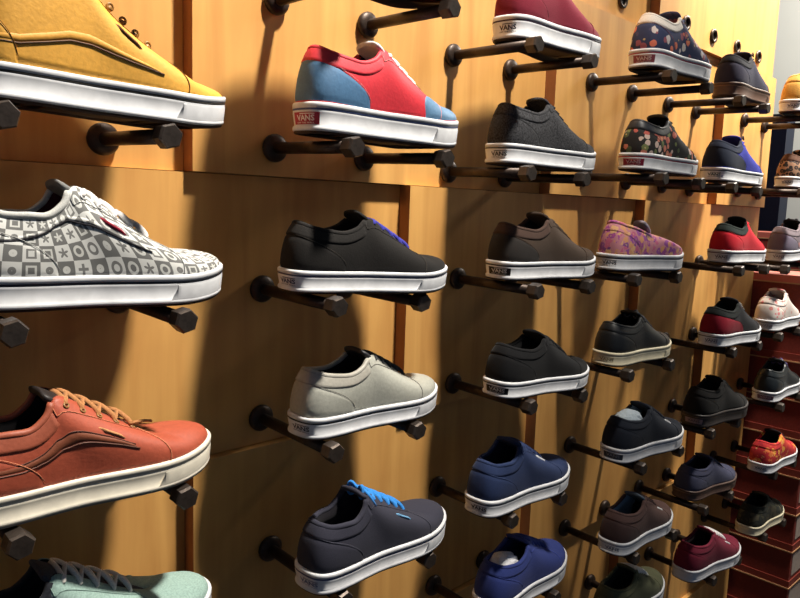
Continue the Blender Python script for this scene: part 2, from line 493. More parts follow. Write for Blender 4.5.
    prof = [(.002, .010), (.0095, .012), (.0112, .018), (.0100, .027), (.0030, .033), (.0128, .078), (.0132, .086), (.0122, .0885), (.0122, .0960), (.0155, .0985), (.0155, .113), (.0115, .119), (-.008, .121)]
    G = np.array([[np.append(Pn[i]+nn[i]*o, z) for o, z in prof] for i in range(len(Ws))])
    mesh_obj('midsole', to_local(G.reshape(-1, 3), L), grid_faces(len(Ws), len(prof), True), sole, root)
    stp = spec.get('stripe')
    if stp is not None:
        pr = [(.0120, .0880), (.0134, .0886), (.0134, .0958), (.0120, .0964)]
        G = np.array([[np.append(Pn[i]+nn[i]*o, z) for o, z in pr] for i in range(len(Ws))])
        mesh_obj('foxing_stripe', to_local(G.reshape(-1, 3), L), grid_faces(len(Ws), 4, True), rubber(stp), root)
    po = [(-.012, 0.0), (.000, .001), (.0040, .004), (.0040, .0115)]
    G = np.array([[np.append(Pn[i]+nn[i]*o, z) for o, z in po] for i in range(len(Ws))])
    fs = grid_faces(len(Ws), 4, True)
    n = len(Ws)
    for i in range(1, n//2):           # bottom plate: strips between the two sides
        a, b = n//2-i, n//2+i
        a2, b2 = n//2-i+1, (n//2+i-1)
        fs.append((a*4, a2*4, b2*4, b*4) if a2 != b2 else (a*4, a2*4, b*4))
    fs.append((0, 4, (n-1)*4))
    mesh_obj('outsole', to_local(G.reshape(-1, 3), L), fs, rubber(spec.get('out', (52, 36, 28)), .7), root)
    # toe bumper: a slightly raised textured band with a slanted end
    tb = np.concatenate([np.linspace(.70, 1, 26), np.linspace(-1, -.70, 26)[1:]])
    Pb, nb = outline(tab, tb); vv = []
    for i, w in enumerate(tb):
        edge = abs(w) < .705
        for o, z in [(.0105, .026), (.0108, .030), (.0146, .076), (.0128, .083)]:
            pz = Pb[i]+nb[i]*o; dx = (z-.05)*.55 if edge else 0
            vv.append((pz[0]+dx, pz[1], z))
    mesh_obj('toe_bumper', to_local(np.array(vv), L), grid_faces(len(tb), 4), sole, root)
    # ---- heel mark
    lab = spec.get('mark', ('mark', (70, 70, 80)))
    s_c = spec.get('mark_s', .03)
    if lab:
        kind = lab[0]; hwid = .082
        par = root
        if kind == 'box':
            g = [(i/12, j) for i in range(13) for j in (0, 1)]
            fc = [(2*i, 2*i+1, 2*i+3, 2*i+2) for i in range(12)]
            par = quads_on_foxing(tab, L, g, fc, s_c-hwid, s_c+hwid, .034, .080, .0016, 'heel_label', rubber(lab[1]), root)
            tag(par, spec.get('mark_label', 'small printed heel label'))
            tc_ = lab[2]
        else: tc_ = lab[1]
        if kind in ('box', 'mark'):
            v, f = T_VANS; h0, h1 = (.047, .070) if kind == 'box' else (.047, .071)
            v2 = v.copy(); 
            q = list(map(tuple, v2)); ff = list(f); b = len(q)
            q += [(i/8*.80+.2, z) for i in range(9) for z in (1.10, 1.26)]
            ff += [(b+2*i, b+2*i+1, b+2*i+3, b+2*i+2) for i in range(8)]
            k = .7
            quads_on_foxing(tab, L, q, ff, s_c-hwid*k, s_c+hwid*k, h0, h1, .0026 if kind == 'box' else .0014, 'lettering', rubber(tc_), par)
            v, f = T_OTW
            quads_on_foxing(tab, L, v, f, s_c-hwid*k, s_c+hwid*k, .037, .043, .0026 if kind == 'box' else .0014, 'lettering', rubber(tc_), par)
    # ---- tongue + laces
    if style != 'slip':
        tz = .0 if style == 'low' else .2
        if skate:
            cl = np.array([(.718, .205), (.64, .243), (.535, .308), (.43, .377), (.352, .420), (.318, .440), (.300, .450), (.292, .452)])
        elif style == 'low':
            cl = np.array([(.792, .198), (.715, .227), (.62, .280), (.52, .337), (.44, .382), (.402, .406), (.376, .422), (.368, .424)])
        else:
            cl = np.array([(.718, .206), (.64, .250), (.535, .315), (.43, .396), (.345, .505), (.300, .62), (.285, .70), (.28, .71)])
        hw = np.array([.015, .044, .056, .062, .076, .088, .086, .066]); n_ = 9
        vt = []
        for (x, z), h in zip(cl, hw):
            for q in np.linspace(-1, 1, n_): vt.append((x-.012*(1-q*q)*0, q*h, z-.004-.016*q*q))
        o = mesh_obj('tongue', to_local(np.array(vt), L), grid_faces(len(cl), n_), M(spec.get('tongue', spec['main'])), root)
        md = o.modifiers.new('thickness', 'SOLIDIFY'); md.thickness = .0065; md.offset = 0
        md = o.modifiers.new('smooth', 'SUBSURF'); md.levels = 1; md.render_levels = 1
        if spec.get('laces') is not None:
            tr = [.555, .605, .655, .705, .755]; mb = MB()
            def rung(ta, tb_, lift, va=.90, lr=spec.get('lace_r', .0090)):
                a = surf(tab, np.array([-ta]), np.array([va]))[0]; b = surf(tab, np.array([tb_]), np.array([va]))[0]
                na = normal(tab, np.array([-ta]), np.array([va]))[0]*NS*.006; nb_ = normal(tab, np.array([tb_]), np.array([va]))[0]*NS*.006
                p = [a+(b-a)*s+np.array([0, 0, 1])*lift*math.sin(math.pi*s)**.7+na*(1-s)+nb_*s for s in np.linspace(0, 1, 11)]
                p = [a-na*1.2] + p + [b-nb_*1.2]
                mb.tube(to_local(np.array(p), L), lr*L, lr*.47*L, nseg=8, up=(-.5, 0, .87))
            for i, t in enumerate(tr): rung(t, t, .022)
            for i in range(len(tr)-1):
                rung(tr[i], tr[i+1], .030); rung(tr[i+1], tr[i], .034)
            if spec.get('bow'):
                z0 = .425 if skate else .385; x0 = .345 if skate else .42
                for sg in (-1, 1):
                    lp = [(x0+.02*math.sin(a)*sg*0-.02*math.sin(a/2), sg*(.05*math.sin(a/2)*1.1), z0+.035*math.sin(a)+.01) for a in np.linspace(0, 2*math.pi, 16)]
                    mb.tube(to_local(np.array(lp), L), .010*L, .006*L, nseg=6)
                    tl_ = [(x0, sg*.01, z0+.01), (x0-.01, sg*.05, z0+.03), (x0+.0, sg*.085, z0+.0), (x0+.02, sg*.11, z0-.05)]
                    mb.tube(to_local(np.array(tl_), L), .009*L, .006*L, nseg=6)
            if spec.get('tail'):
                a = surf(tab, np.array([-.75]), np.array([.9]))[0]
                p = [a+np.array([0, 0, .01]), a+np.array([.03, .0, .012]), a+np.array([.07, .01, .006]), a+np.array([.10, .015, -.002])]
                mb.tube(to_local(np.array(p), L), .009*L, .006*L, nseg=6)
            mb.build('laces', M(spec['laces'], 'canvas', .85), root, True)
            if spec.get('eyelets'):
                for sg in (-1, 1):
                    for t in tr:
                        mb = MB(); a = surf(tab, np.array([sg*t]), np.array([.88]))[0]; nn_ = normal(tab, np.array([sg*t]), np.array([.88]))[0]*NS
                        u1 = np.cross(nn_, (0, 1, 0)); u1 /= np.linalg.norm(u1); u2 = np.cross(nn_, u1)
                        ring = [a+nn_*.004+(u1*math.cos(q)+u2*math.sin(q))*.010 for q in np.linspace(0, 2*math.pi, 12, endpoint=False)]
                        mb.tube(to_local(np.array(ring), L), .0035*L, nseg=6, up=tuple(nn_), closed=True)
                        mb.build('eyelet', M(spec['eyelets'], 'metal', .4), root, True)
        if spec.get('hooks') is not None:
            for sg in (-1, 1):
                for t in (.52, .555, .59, .63, .67, .71, .75):
                    a = surf(tab, np.array([sg*t]), np.array([.93]))[0]; nn_ = normal(tab, np.array([sg*t]), np.array([.93]))[0]*NS
                    nn_ = nn_ + np.array([0, 0, .6]); nn_ /= np.linalg.norm(nn_)
                    mb = MB()
                    mb.tube(to_local(np.array([a, a+nn_*.018]), L), .010*L, nseg=10, up=(1, 0, 0))
                    p = [a+nn_*.016+np.array([.012*math.cos(q), 0, .012*math.sin(q)]) for q in np.linspace(0, 2*math.pi, 12, endpoint=False)]
                    mb.tube(to_local(np.array(p), L), .005*L, nseg=6, up=(0, 1, 0), closed=True)
                    mb.build('lace_hook', M(spec['hooks'], 'metal', .4), root, True)
    else:
        for sg in (-1, 1):
            patch('elastic_gore', tab, L, sg*np.linspace(.47, .60, 14), lambda w: .55+.3*abs(abs(w)-.53)/.07*.8, lambda w: .96, M(spec.get('gore', (120, 100, 120))), root, .002, 6)
        if spec.get('tongue') is not None:
            vt = [(x, q*h, z-.012*q*q) for x, z, h in ((.53, .272, .03), (.485, .292, .052), (.44, .325, .058), (.41, .352, .046)) for q in np.linspace(-1, 1, 7)]
            o = mesh_obj('tongue', to_local(np.array(vt), L), grid_faces(4, 7), M(spec['tongue']), root)
            md = o.modifiers.new('thickness', 'SOLIDIFY'); md.thickness = .006
    # ---- woven side tag
    if spec.get('tag') is not None:
        t0 = spec.get('tag_t', .60); v0 = spec.get('tag_v', .66)
        patch('side_tag', tab, L, -np.linspace(t0, t0+.055, 8)[::-1], lambda w: v0-.05-(abs(w)-t0)*1.9, lambda w: v0+.05-(abs(w)-t0)*1.9, M(spec['tag'], 'canvas', .8), root, .009, 5)
    # ---- heel pull loop
    if spec.get('loop') is not None:
        mb = MB(); a = surf(tab, np.array([-.53]), np.array([.97]))[0]
        p = [a+np.array([.0+.05*q, .05*q*0, .03*math.sin(q*math.pi)+.01]) for q in np.linspace(0, 1, 9)]
        mb.tube(to_local(np.array(p), L), .007*L, nseg=6); mb.build('lace_loop', M(spec['loop']), root, True)
    return root

# ------------------------------------------------------------------ wall geometry
PW = .742; PH = .371; Z0 = .035; X0 = -.118
PROUD = .024
def rowshift(k):       # k: panel row index, row 0 spans z .035 to .406
    return 0.0 if k % 2 == 0 else -.371
XR = 1.722; XL = -1.60
def panel_y(k, x):
    off = (x - (X0 + rowshift(k))) % PW
    return -PROUD/2 + PROUD*off/PW

wood = plywood(); edge_m = flat('panel_edge', (160, 106, 66), .7, .2, nscale=80)
board_m = flat('backing_board', (96, 54, 34), .8, .15, nscale=40)
mb = MB(); mb.box(XL, XR-.004, .018, .05, -1.31, 1.6)
wall = mb.build('wall_left', board_m); tag(wall, kind='structure')
for k in range(-4, 5):
    z0 = Z0 + PH*k; z1 = z0 + PH - .0012
    if k == -4: z0 = -1.31
    if k == 4: z1 = 1.6
    n0 = math.floor((XL - X0 - rowshift(k))/PW)
    for i in range(n0, 6):
        a = X0 + rowshift(k) + i*PW; b = a + PW - .0005
        ca, cb = max(a, XL), min(b, XR)
        if cb - ca < .02: continue
        y_of = lambda x: -PROUD/2 + PROUD*(x-a)/PW
        me_v = [(ca, y_of(ca), z0), (cb, y_of(cb), z0), (cb, y_of(cb), z1), (ca, y_of(ca), z1),
                (ca, y_of(ca)+.020, z0), (cb, .0175, z0), (cb, .0175, z1), (ca, y_of(ca)+.020, z1)]
        me_v[4] = (ca, .0175, z0); me_v[7] = (ca, .0175, z1)
        o = mesh_obj('panel', me_v, [(0, 1, 2, 3), (5, 4, 7, 6), (4, 0, 3, 7), (1, 5, 6, 2), (3, 2, 6, 7), (4, 5, 1, 0)], wood, wall, False)
        o.data.materials.append(edge_m)
        for p in o.data.polygons:
            if p.index == 2: p.material_index = 1

floor_m = flat('floor_boards', (60, 50, 42), .45, .4, nscale=5, amp=.25)
mb = MB(); mb.box(-2.6, 5.0, -3.4, 2.6, -1.35, -1.31); tag(mb.build('floor', floor_m), kind='structure')
back_m = flat('painted_plaster', (206, 206, 200), .8, .2, nscale=6, amp=.04)
mb = MB(); mb.box(4.2, 4.28, -3.4, 2.6, -1.31, 2.4); tag(mb.build('wall_far', back_m), kind='structure')

# ------------------------------------------------------------------ pegs and shoes
RZ = [.26, .07, -.113, -.297, -.487, -.675, -.86]
PX = {0: {1: (-.368, -.220), 2: (.0, .160), 3: (.351, .507), 4: (.746, .913), 5: (1.088, 1.241), 6: (1.496, 1.65)},
      1: {1: (-.370, -.210), 2: (-.010, .138), 3: (.373, .526), 4: (.693, .868), 5: (1.142, 1.306), 6: (1.46, 1.615)},
      2: {1: (-.368, -.212), 2: (.0, .158), 3: (.356, .5), 4: (.752, .922), 5: (1.09, 1.245), 6: (1.49, 1.65)},
      3: {3: (.36, .52), 4: (.74, .90), 5: (1.15, 1.31), 6: (1.50, 1.655)}}
WHITE = (210, 211, 214)
cream = (222, 212, 182)
F_navy = floral('navy_floral', (44, 52, 86), [(44, 52, 86), (224, 120, 92), (210, 200, 196), (70, 66, 96), (150, 84, 96)], 62, .46)
F_black = floral('black_floral', (34, 32, 32), [(214, 128, 104), (120, 128, 78), (216, 190, 176), (36, 34, 34), (190, 92, 80), (84, 96, 66)], 74, .5)
F_pink = floral('pink_pattern', (206, 136, 148), [(170, 78, 150), (232, 180, 130), (206, 104, 140), (138, 76, 140), (222, 158, 112), (160, 84, 160)], 88, .58, .9)
F_mauve = floral('mauve_floral', (120, 108, 116), [(150, 128, 136), (196, 140, 134), (96, 92, 108), (170, 150, 150)], 66, .5)
F_white = floral('white_pink_floral', (228, 216, 208), [(228, 216, 208), (226, 140, 140), (236, 226, 218), (222, 170, 160)], 80, .4)
F_red = floral('red_floral', (192, 40, 44), [(192, 40, 44), (206, 60, 44), (232, 160, 60), (170, 30, 44), (198, 44, 44), (222, 116, 60)], 58, .62, 1.2)
CAMO = camo('camouflage', [(44, 46, 38), (30, 32, 28), (66, 64, 46), (78, 70, 54)], 38)
LEO = leopard('leopard_print')
CHK = checker_motif('checkered_print')
RED_L = ('box', (176, 44, 62), (232, 214, 210)); BLK_L = ('box', (26, 26, 30), (205, 205, 205))
DK = ('mark', (52, 54, 66))

S = {}
def sh(key, xm, yaw, label, L=.258, **kw):
    kw.update(xm=xm, yaw=yaw, label=label, L=L); S[key] = kw
sh('11', -.267, 0, 'yellow leather high-top sneaker with lace hooks and white sole at the upper left', L=.262, style='high', main=(224, 164, 62), fabric='leather', rough=.6, stripe=(70, 66, 60), out=(60, 40, 30), wave=(218, 157, 58), wave_edge=(92, 58, 26), hooks=(150, 108, 52), tongue=(206, 150, 60), stitch=(120, 78, 30), tag=(120, 78, 50), tag_t=.585, tag_v=.58, lining=(120, 84, 40), wave_v=[.15, .16, .21, .27, .28, .27, .26, .25, .22], heel_v=.30, heel_t=.20, wave_w=.5)
sh('12', -.269, 0, 'grey and white checkered sneaker with white laces and dark red tag', L=.262, style='skate', main=CHK, stripe=(46, 46, 56), wave=CHK, wave_edge=(38, 36, 40), lace_r=.0135, laces=(222, 218, 216), tongue=CHK, tag=(140, 34, 52), lining=(66, 24, 30), collar=(190, 190, 186), stitch=(170, 170, 168), heel=CHK, band=False, wave_v=[.50, .56, .66, .80, .80, .64, .52, .43, .36], wave_w=.6, tag_t=.565, tag_v=.64, eyelets=(190, 190, 190))
sh('13', -.281, 0, 'rust orange leather sneaker with brown side stripe and off-white sole', L=.262, style='skate', tongue=(36, 29, 28), wave_v=[.36, .36, .38, .46, .54, .52, .47, .42, .34], main=(168, 78, 54), fabric='leather', rough=.55, sole=(226, 218, 200), out=(140, 136, 130), wave=(128, 70, 46), wave_edge=(96, 54, 38), wave_edge2=True, laces=(176, 122, 78), tail=True, lining=(22, 20, 22), tag=(196, 140, 96), tag_t=.60, tag_v=.60, stitch=(206, 130, 96), collar=(160, 82, 58), eyelets=(150, 110, 60), insole=(24, 24, 28))
sh('14', -.288, 0, 'pale teal sneaker with black collar and thick white laces, at the lower left corner', L=.262, style='skate', main=(142, 168, 160), fabric='suede', stripe=(60, 60, 66), heel=(42, 44, 50), heel_t=.42, heel_v=.85, collar=(38, 40, 46), laces=(232, 228, 220), tongue=(60, 62, 70), lining=(28, 28, 32))
sh('10', -.27, 0, 'brown canvas sneaker above the yellow high-top, beyond the top edge', main=(92, 66, 48), laces=(80, 60, 46), mark=None)
sh('20', .08, 0, 'dark maroon sneaker cut off by the top edge of the photo, only its sole showing', main=(96, 30, 44), sole=(84, 44, 44), out=(70, 36, 34), laces=(60, 20, 28), mark=None)
sh('21', .100, -3, 'red sneaker with blue heel and blue toe on a white sole', L=.262, main=(206, 40, 54), heel=(70, 112, 150), heel_t=.37, heel_v=.74, toe=(84, 122, 156), toe_t=.36, collar=(208, 46, 60), laces=(226, 222, 220), lining=(38, 26, 30), stripe=(70, 84, 130), mark=RED_L, stitch=(226, 150, 150), tongue=(220, 214, 214), out=(58, 38, 30), fabric='leather', rough=.6)
sh('22', .083, -3, 'plain black sneaker with blue-violet laces, under the red and blue sneaker', L=.264, main=(31, 29, 28), fabric='suede', stripe=(70, 72, 104), laces=(58, 58, 150), lining=(28, 24, 22), mark=('mark', (60, 66, 100)), stitch=(62, 58, 54), collar=(34, 32, 31))
sh('23', .090, 1, 'pale grey leather sneaker with black lining and dark sole line', L=.256, main=(166, 166, 156), fabric='leather', rough=.5, stripe=(48, 48, 52), laces=(70, 72, 74), lining=(24, 24, 26), tongue=(40, 40, 44), stitch=(112, 108, 104), collar=(164, 160, 150), mark=('mark', (64, 66, 76)), insole=(30, 30, 32))
sh('24', .107, -1, 'dark slate sneaker with bright blue laces', L=.262, style='skate', main=(54, 54, 66), stripe=(58, 66, 116), laces=(56, 136, 214), bow=True, tag=(110, 160, 200), lining=(30, 28, 34), mark=('mark', (96, 104, 140)), stitch=(72, 72, 84), tag_t=.63, tag_v=.62, insole=(90, 92, 100))
sh('30', .453, 1, 'burgundy sneaker at the top edge with a white sole, third column', main=(122, 32, 50), stripe=(60, 40, 60), laces=(110, 30, 46), mark=('mark', (66, 60, 70)), stitch=(140, 60, 72), L=.256)
sh('31', .455, 0, 'charcoal heathered sneaker in the third column, right below the burgundy one', main=(54, 54, 57), fabric='heather', stripe=(56, 56, 60), laces=(40, 40, 42), mark=('mark', (58, 60, 64)), L=.258, stitch=(56, 56, 58))
sh('32', .472, 0, 'brown sneaker with dark heel and a black heel label', main=(68, 55, 46), heel=(46, 42, 40), collar=(70, 53, 46), stripe=(48, 44, 46), laces=(66, 54, 46), mark=BLK_L, lining=(34, 28, 26), stitch=(70, 56, 48), L=.262)
sh('33', .476, 0, 'jet black sneaker with black heel label on a white sole', main=(21, 21, 23), stripe=(34, 34, 38), laces=(22, 22, 24), mark=BLK_L, lining=(16, 16, 18), stitch=(40, 40, 42), L=.26)
sh('34', .441, 0, 'navy blue sneaker with a small white tag on the tongue side', style='skate', main=(42, 55, 90), stripe=(40, 44, 70), laces=(50, 62, 100), tag=(206, 208, 214), tag_t=.66, tag_v=.8, mark=DK, lining=(28, 32, 48), stitch=(62, 76, 116), L=.256)
sh('35', .459, 8, 'royal blue sneaker stuffed with white paper at the bottom edge', main=(50, 62, 122), stripe=(50, 56, 100), laces=(58, 74, 150), mark=DK, lining=(36, 44, 88), stitch=(70, 84, 160), L=.256)
sh('40', .865, 0, 'navy floral sneaker with a white heel collar and dull red heel label', main=F_navy, collar=(222, 214, 204), stripe=(178, 74, 92), laces=(90, 100, 140), mark=('box', (150, 74, 84), (220, 200, 196)), lining=(190, 186, 180), stitch=(150, 90, 100), heel=F_navy, tongue=F_navy)
sh('41', .850, 1, 'black floral sneaker with black leather collar and red heel label', main=F_black, collar=(34, 36, 42), fabric='leather', rough=.45, stripe=(184, 60, 80), laces=(40, 38, 40), mark=('box', (160, 40, 66), (222, 190, 196)), lining=(30, 30, 32), stitch=(70, 60, 60), heel=F_black, tongue=(30, 30, 34))
sh('42', .805, -1, 'pink and purple patterned slip-on shoe with a grey tongue', L=.264, style='slip', main=F_pink, stripe=(52, 44, 60), collar=F_pink, gore=(140, 96, 140), tongue=(170, 160, 170), lining=(70, 64, 60), stitch=(200, 140, 150), mark=('mark', (80, 76, 84)))
sh('43', .797, 3, 'black leather sneaker on a cream sole', main=(27, 28, 30), fabric='leather', rough=.45, sole=cream, bow=True, laces=(84, 84, 86), mark=('mark', (150, 132, 96)), lining=(18, 18, 20), stitch=(50, 50, 52), L=.256)  # laces greyed to paint the glint on the black loops
sh('44', .870, -2, 'black-navy sneaker with pale crumpled paper showing in its opening', main=(34, 38, 48), stripe=(130, 140, 160), laces=(34, 36, 46), tag=(220, 220, 222), tag_t=.68, tag_v=.72, mark=('box', (70, 74, 84), (150, 154, 160)), lining=(150, 164, 176), stitch=(48, 52, 62), L=.264)
sh('45', .866, 1, 'brown sneaker with pale blue patterned lining and white-tipped laces', main=(88, 66, 62), heel=(74, 56, 54), stripe=(150, 160, 180), laces=(78, 60, 58), tag=(222, 222, 222), tag_t=.68, tag_v=.7, mark=('mark', (84, 92, 120)), lining=(128, 150, 170), tongue=(96, 110, 124), stitch=(104, 80, 74), L=.256)
sh('46', .854, 4, 'olive green sneaker with white laces at the bottom edge', main=(86, 88, 66), stripe=(150, 150, 132), laces=(226, 226, 222), mark=DK, lining=(52, 54, 42), stitch=(104, 104, 84), L=.256)
sh('50', 1.201, 5, 'dark navy sneaker on a dark brown gum sole', main=(48, 48, 66), collar=(34, 34, 40), heel=(54, 52, 68), sole=(86, 62, 50), stripe=(124, 92, 70), out=(58, 40, 34), laces=(40, 40, 56), mark=None, loop=(110, 84, 60), stitch=(60, 60, 76), L=.256)
sh('51', 1.200, 0, 'bright blue sneaker with a dark navy heel', main=(54, 60, 158), heel=(38, 44, 60), heel_t=.50, heel_v=.80,  collar=(40, 46, 64), stripe=(50, 54, 70), laces=(48, 56, 170), loop=(70, 52, 46), mark=('mark', (60, 84, 80)), lining=(40, 44, 60), stitch=(56, 64, 130), L=.256)
sh('52', 1.269, 2, 'bright red sneaker with a dark green-black collar lining', main=(206, 40, 54), stripe=(90, 50, 60), laces=(200, 36, 52), collar=(42, 50, 48), lining=(34, 44, 42), tongue=(36, 42, 42), mark=DK, stitch=(190, 50, 60), L=.254)
sh('53', 1.275, 0, 'black sneaker with a dark red heel panel', main=(34, 34, 38), heel=(138, 26, 44), heel_t=.50, heel_v=.74, collar=(28, 32, 32), stripe=(60, 50, 56), laces=(120, 116, 110), lining=(30, 44, 38), mark=('mark', (62, 66, 104)), stitch=(60, 40, 44), L=.262)
sh('54', 1.223, -2, 'all-black sneaker with black sole and pale heel mark', main=(25, 24, 24), sole=(50, 44, 42), stripe=(90, 74, 64), out=(40, 34, 32), laces=(24, 24, 24), mark=('box', (150, 128, 132), (90, 76, 80)), lining=(16, 16, 16), stitch=(40, 38, 38), L=.264)
sh('55', 1.204, 0, 'slate blue sneaker on a dark gum sole', main=(66, 68, 90), sole=(84, 64, 56), stripe=(120, 96, 80), out=(66, 46, 40), laces=(54, 56, 74), mark=None, lining=(36, 38, 48), stitch=(80, 82, 100), L=.264)
sh('56', 1.250, -5, 'maroon sneaker with white laces and white toe foxing', main=(112, 32, 52), laces=(226, 222, 222), lining=(40, 22, 28), tag=(224, 220, 222), tag_t=.66, tag_v=.68, mark=None, stitch=(130, 50, 66), L=.262)
sh('60', 1.642, 0, 'tan yellow sneaker at the right edge near the top', main=(208, 160, 82), stripe=(110, 90, 70), laces=(200, 160, 90), mark=('mark', (70, 66, 66)), lining=(150, 110, 60), stitch=(190, 140, 70), fabric='suede')
sh('61', 1.642, 0, 'leopard print sneaker cut off by the right edge', main=LEO, collar=(92, 66, 54), stripe=(80, 66, 60), laces=(60, 44, 40), mark=('mark', (60, 60, 66)), lining=(60, 50, 46), heel=LEO, tongue=LEO)
sh('62', 1.632, 0, 'mauve grey floral sneaker at the right edge', main=F_mauve, collar=(130, 118, 124), stripe=(90, 80, 90), laces=(30, 30, 32), bow=True, mark=('mark', (110, 110, 120)), lining=(60, 54, 56), heel=(112, 104, 120), tongue=(34, 32, 36))
sh('63', 1.561, 7, 'white and pink floral sneaker in front of the shoe boxes', main=F_white, collar=F_white, stripe=(110, 90, 90), laces=(220, 206, 200), mark=('mark', (170, 160, 164)), lining=(150, 130, 124), stitch=(210, 180, 176), heel=F_white, tongue=F_white)
sh('64', 1.627, 0, 'shiny black leather sneaker with mauve heel label in front of the shoe boxes', main=(36, 40, 42), fabric='leather', rough=.3, stripe=(60, 60, 66), bow=True, laces=(90, 84, 130), mark=('box', (120, 92, 104), (190, 170, 176)), lining=(20, 24, 26), stitch=(50, 54, 56), L=.262)
sh('65', 1.641, 2, 'red and orange floral sneaker at the lower right', main=F_red, collar=F_red, stripe=(190, 180, 176), laces=(40, 28, 30), mark=('mark', (70, 84, 100)), lining=(40, 24, 26), heel=F_red, tongue=(36, 26, 28), stitch=(200, 80, 60), L=.254)
sh('66', 1.595, 2, 'dark camouflage sneaker on a cream sole at the lower right', main=CAMO, collar=(36, 38, 32), sole=cream, laces=(34, 34, 28), mark=None, lining=(22, 22, 20), heel=CAMO, tongue=CAMO, stitch=(60, 58, 46), L=.256)

SHORT = {'10': 'brown sneaker beyond the top edge', '11': 'yellow high-top sneaker', '12': 'checkered sneaker', '13': 'rust orange sneaker', '14': 'pale teal sneaker',
 '20': 'maroon sneaker cut off by the top edge', '21': 'red and blue sneaker', '22': 'black sneaker with violet laces', '23': 'pale grey sneaker', '24': 'slate sneaker with blue laces',
 '30': 'burgundy sneaker', '31': 'charcoal heathered sneaker', '32': 'brown sneaker with black heel label', '33': 'jet black white-soled sneaker', '34': 'navy sneaker with white tag', '35': 'royal blue paper-stuffed sneaker',
 '40': 'navy floral sneaker', '41': 'black floral sneaker', '42': 'pink patterned slip-on', '43': 'black sneaker with cream sole', '44': 'black-navy sneaker with pale paper', '45': 'brown sneaker with pale blue lining', '46': 'olive green sneaker',
 '50': 'navy sneaker with gum sole', '51': 'bright blue sneaker', '52': 'bright red sneaker', '53': 'black sneaker with red heel', '54': 'all-black sneaker', '55': 'slate blue gum-soled sneaker', '56': 'maroon white-laced sneaker',
 '60': 'tan yellow sneaker', '61': 'leopard print sneaker', '62': 'mauve floral sneaker', '63': 'white and pink floral sneaker', '64': 'shiny black leather sneaker', '65': 'red floral sneaker', '66': 'camouflage sneaker'}
peg_m = cloth((60, 48, 41), .45, 'metal', .55); tip_m = cloth((72, 63, 57), .42, 'metal', .6)
mb = MB(); mb.lathe([(.0, .0165), (.003, .0185), (.007, .0185), (.010, .016), (.012, .0095)], nseg=24); fl_me = mb.build('flange', peg_m, None, True).data
mb = MB(); mb.lathe([(.006, .0078), (.162, .0078)], nseg=16); rod_me = mb.build('rod', peg_m, None, True).data
mb = MB(); mb.lathe([(.156, .0095), (.158, .0125), (.174, .0130), (.177, .0112), (.177, .006)], nseg=6, phase=.26); cap_me = mb.build('end_cap', tip_m, None, False).data
for o in list(COL.objects):
    if o.data in (fl_me, rod_me, cap_me): bpy.data.objects.remove(o)
def peg(x, z, k, label):
    y = panel_y(k, x)
    r = empty('display_peg', (x, y, z), (math.radians(1.5), 0, 0))
    tag(r, label, 'peg', 'pegs holding the sneakers')
    for nm, me in (('flange', fl_me), ('rod', rod_me), ('end_cap', cap_me)):
        o = bpy.data.objects.new(nm, me); COL.objects.link(o); o.parent = r
    return r

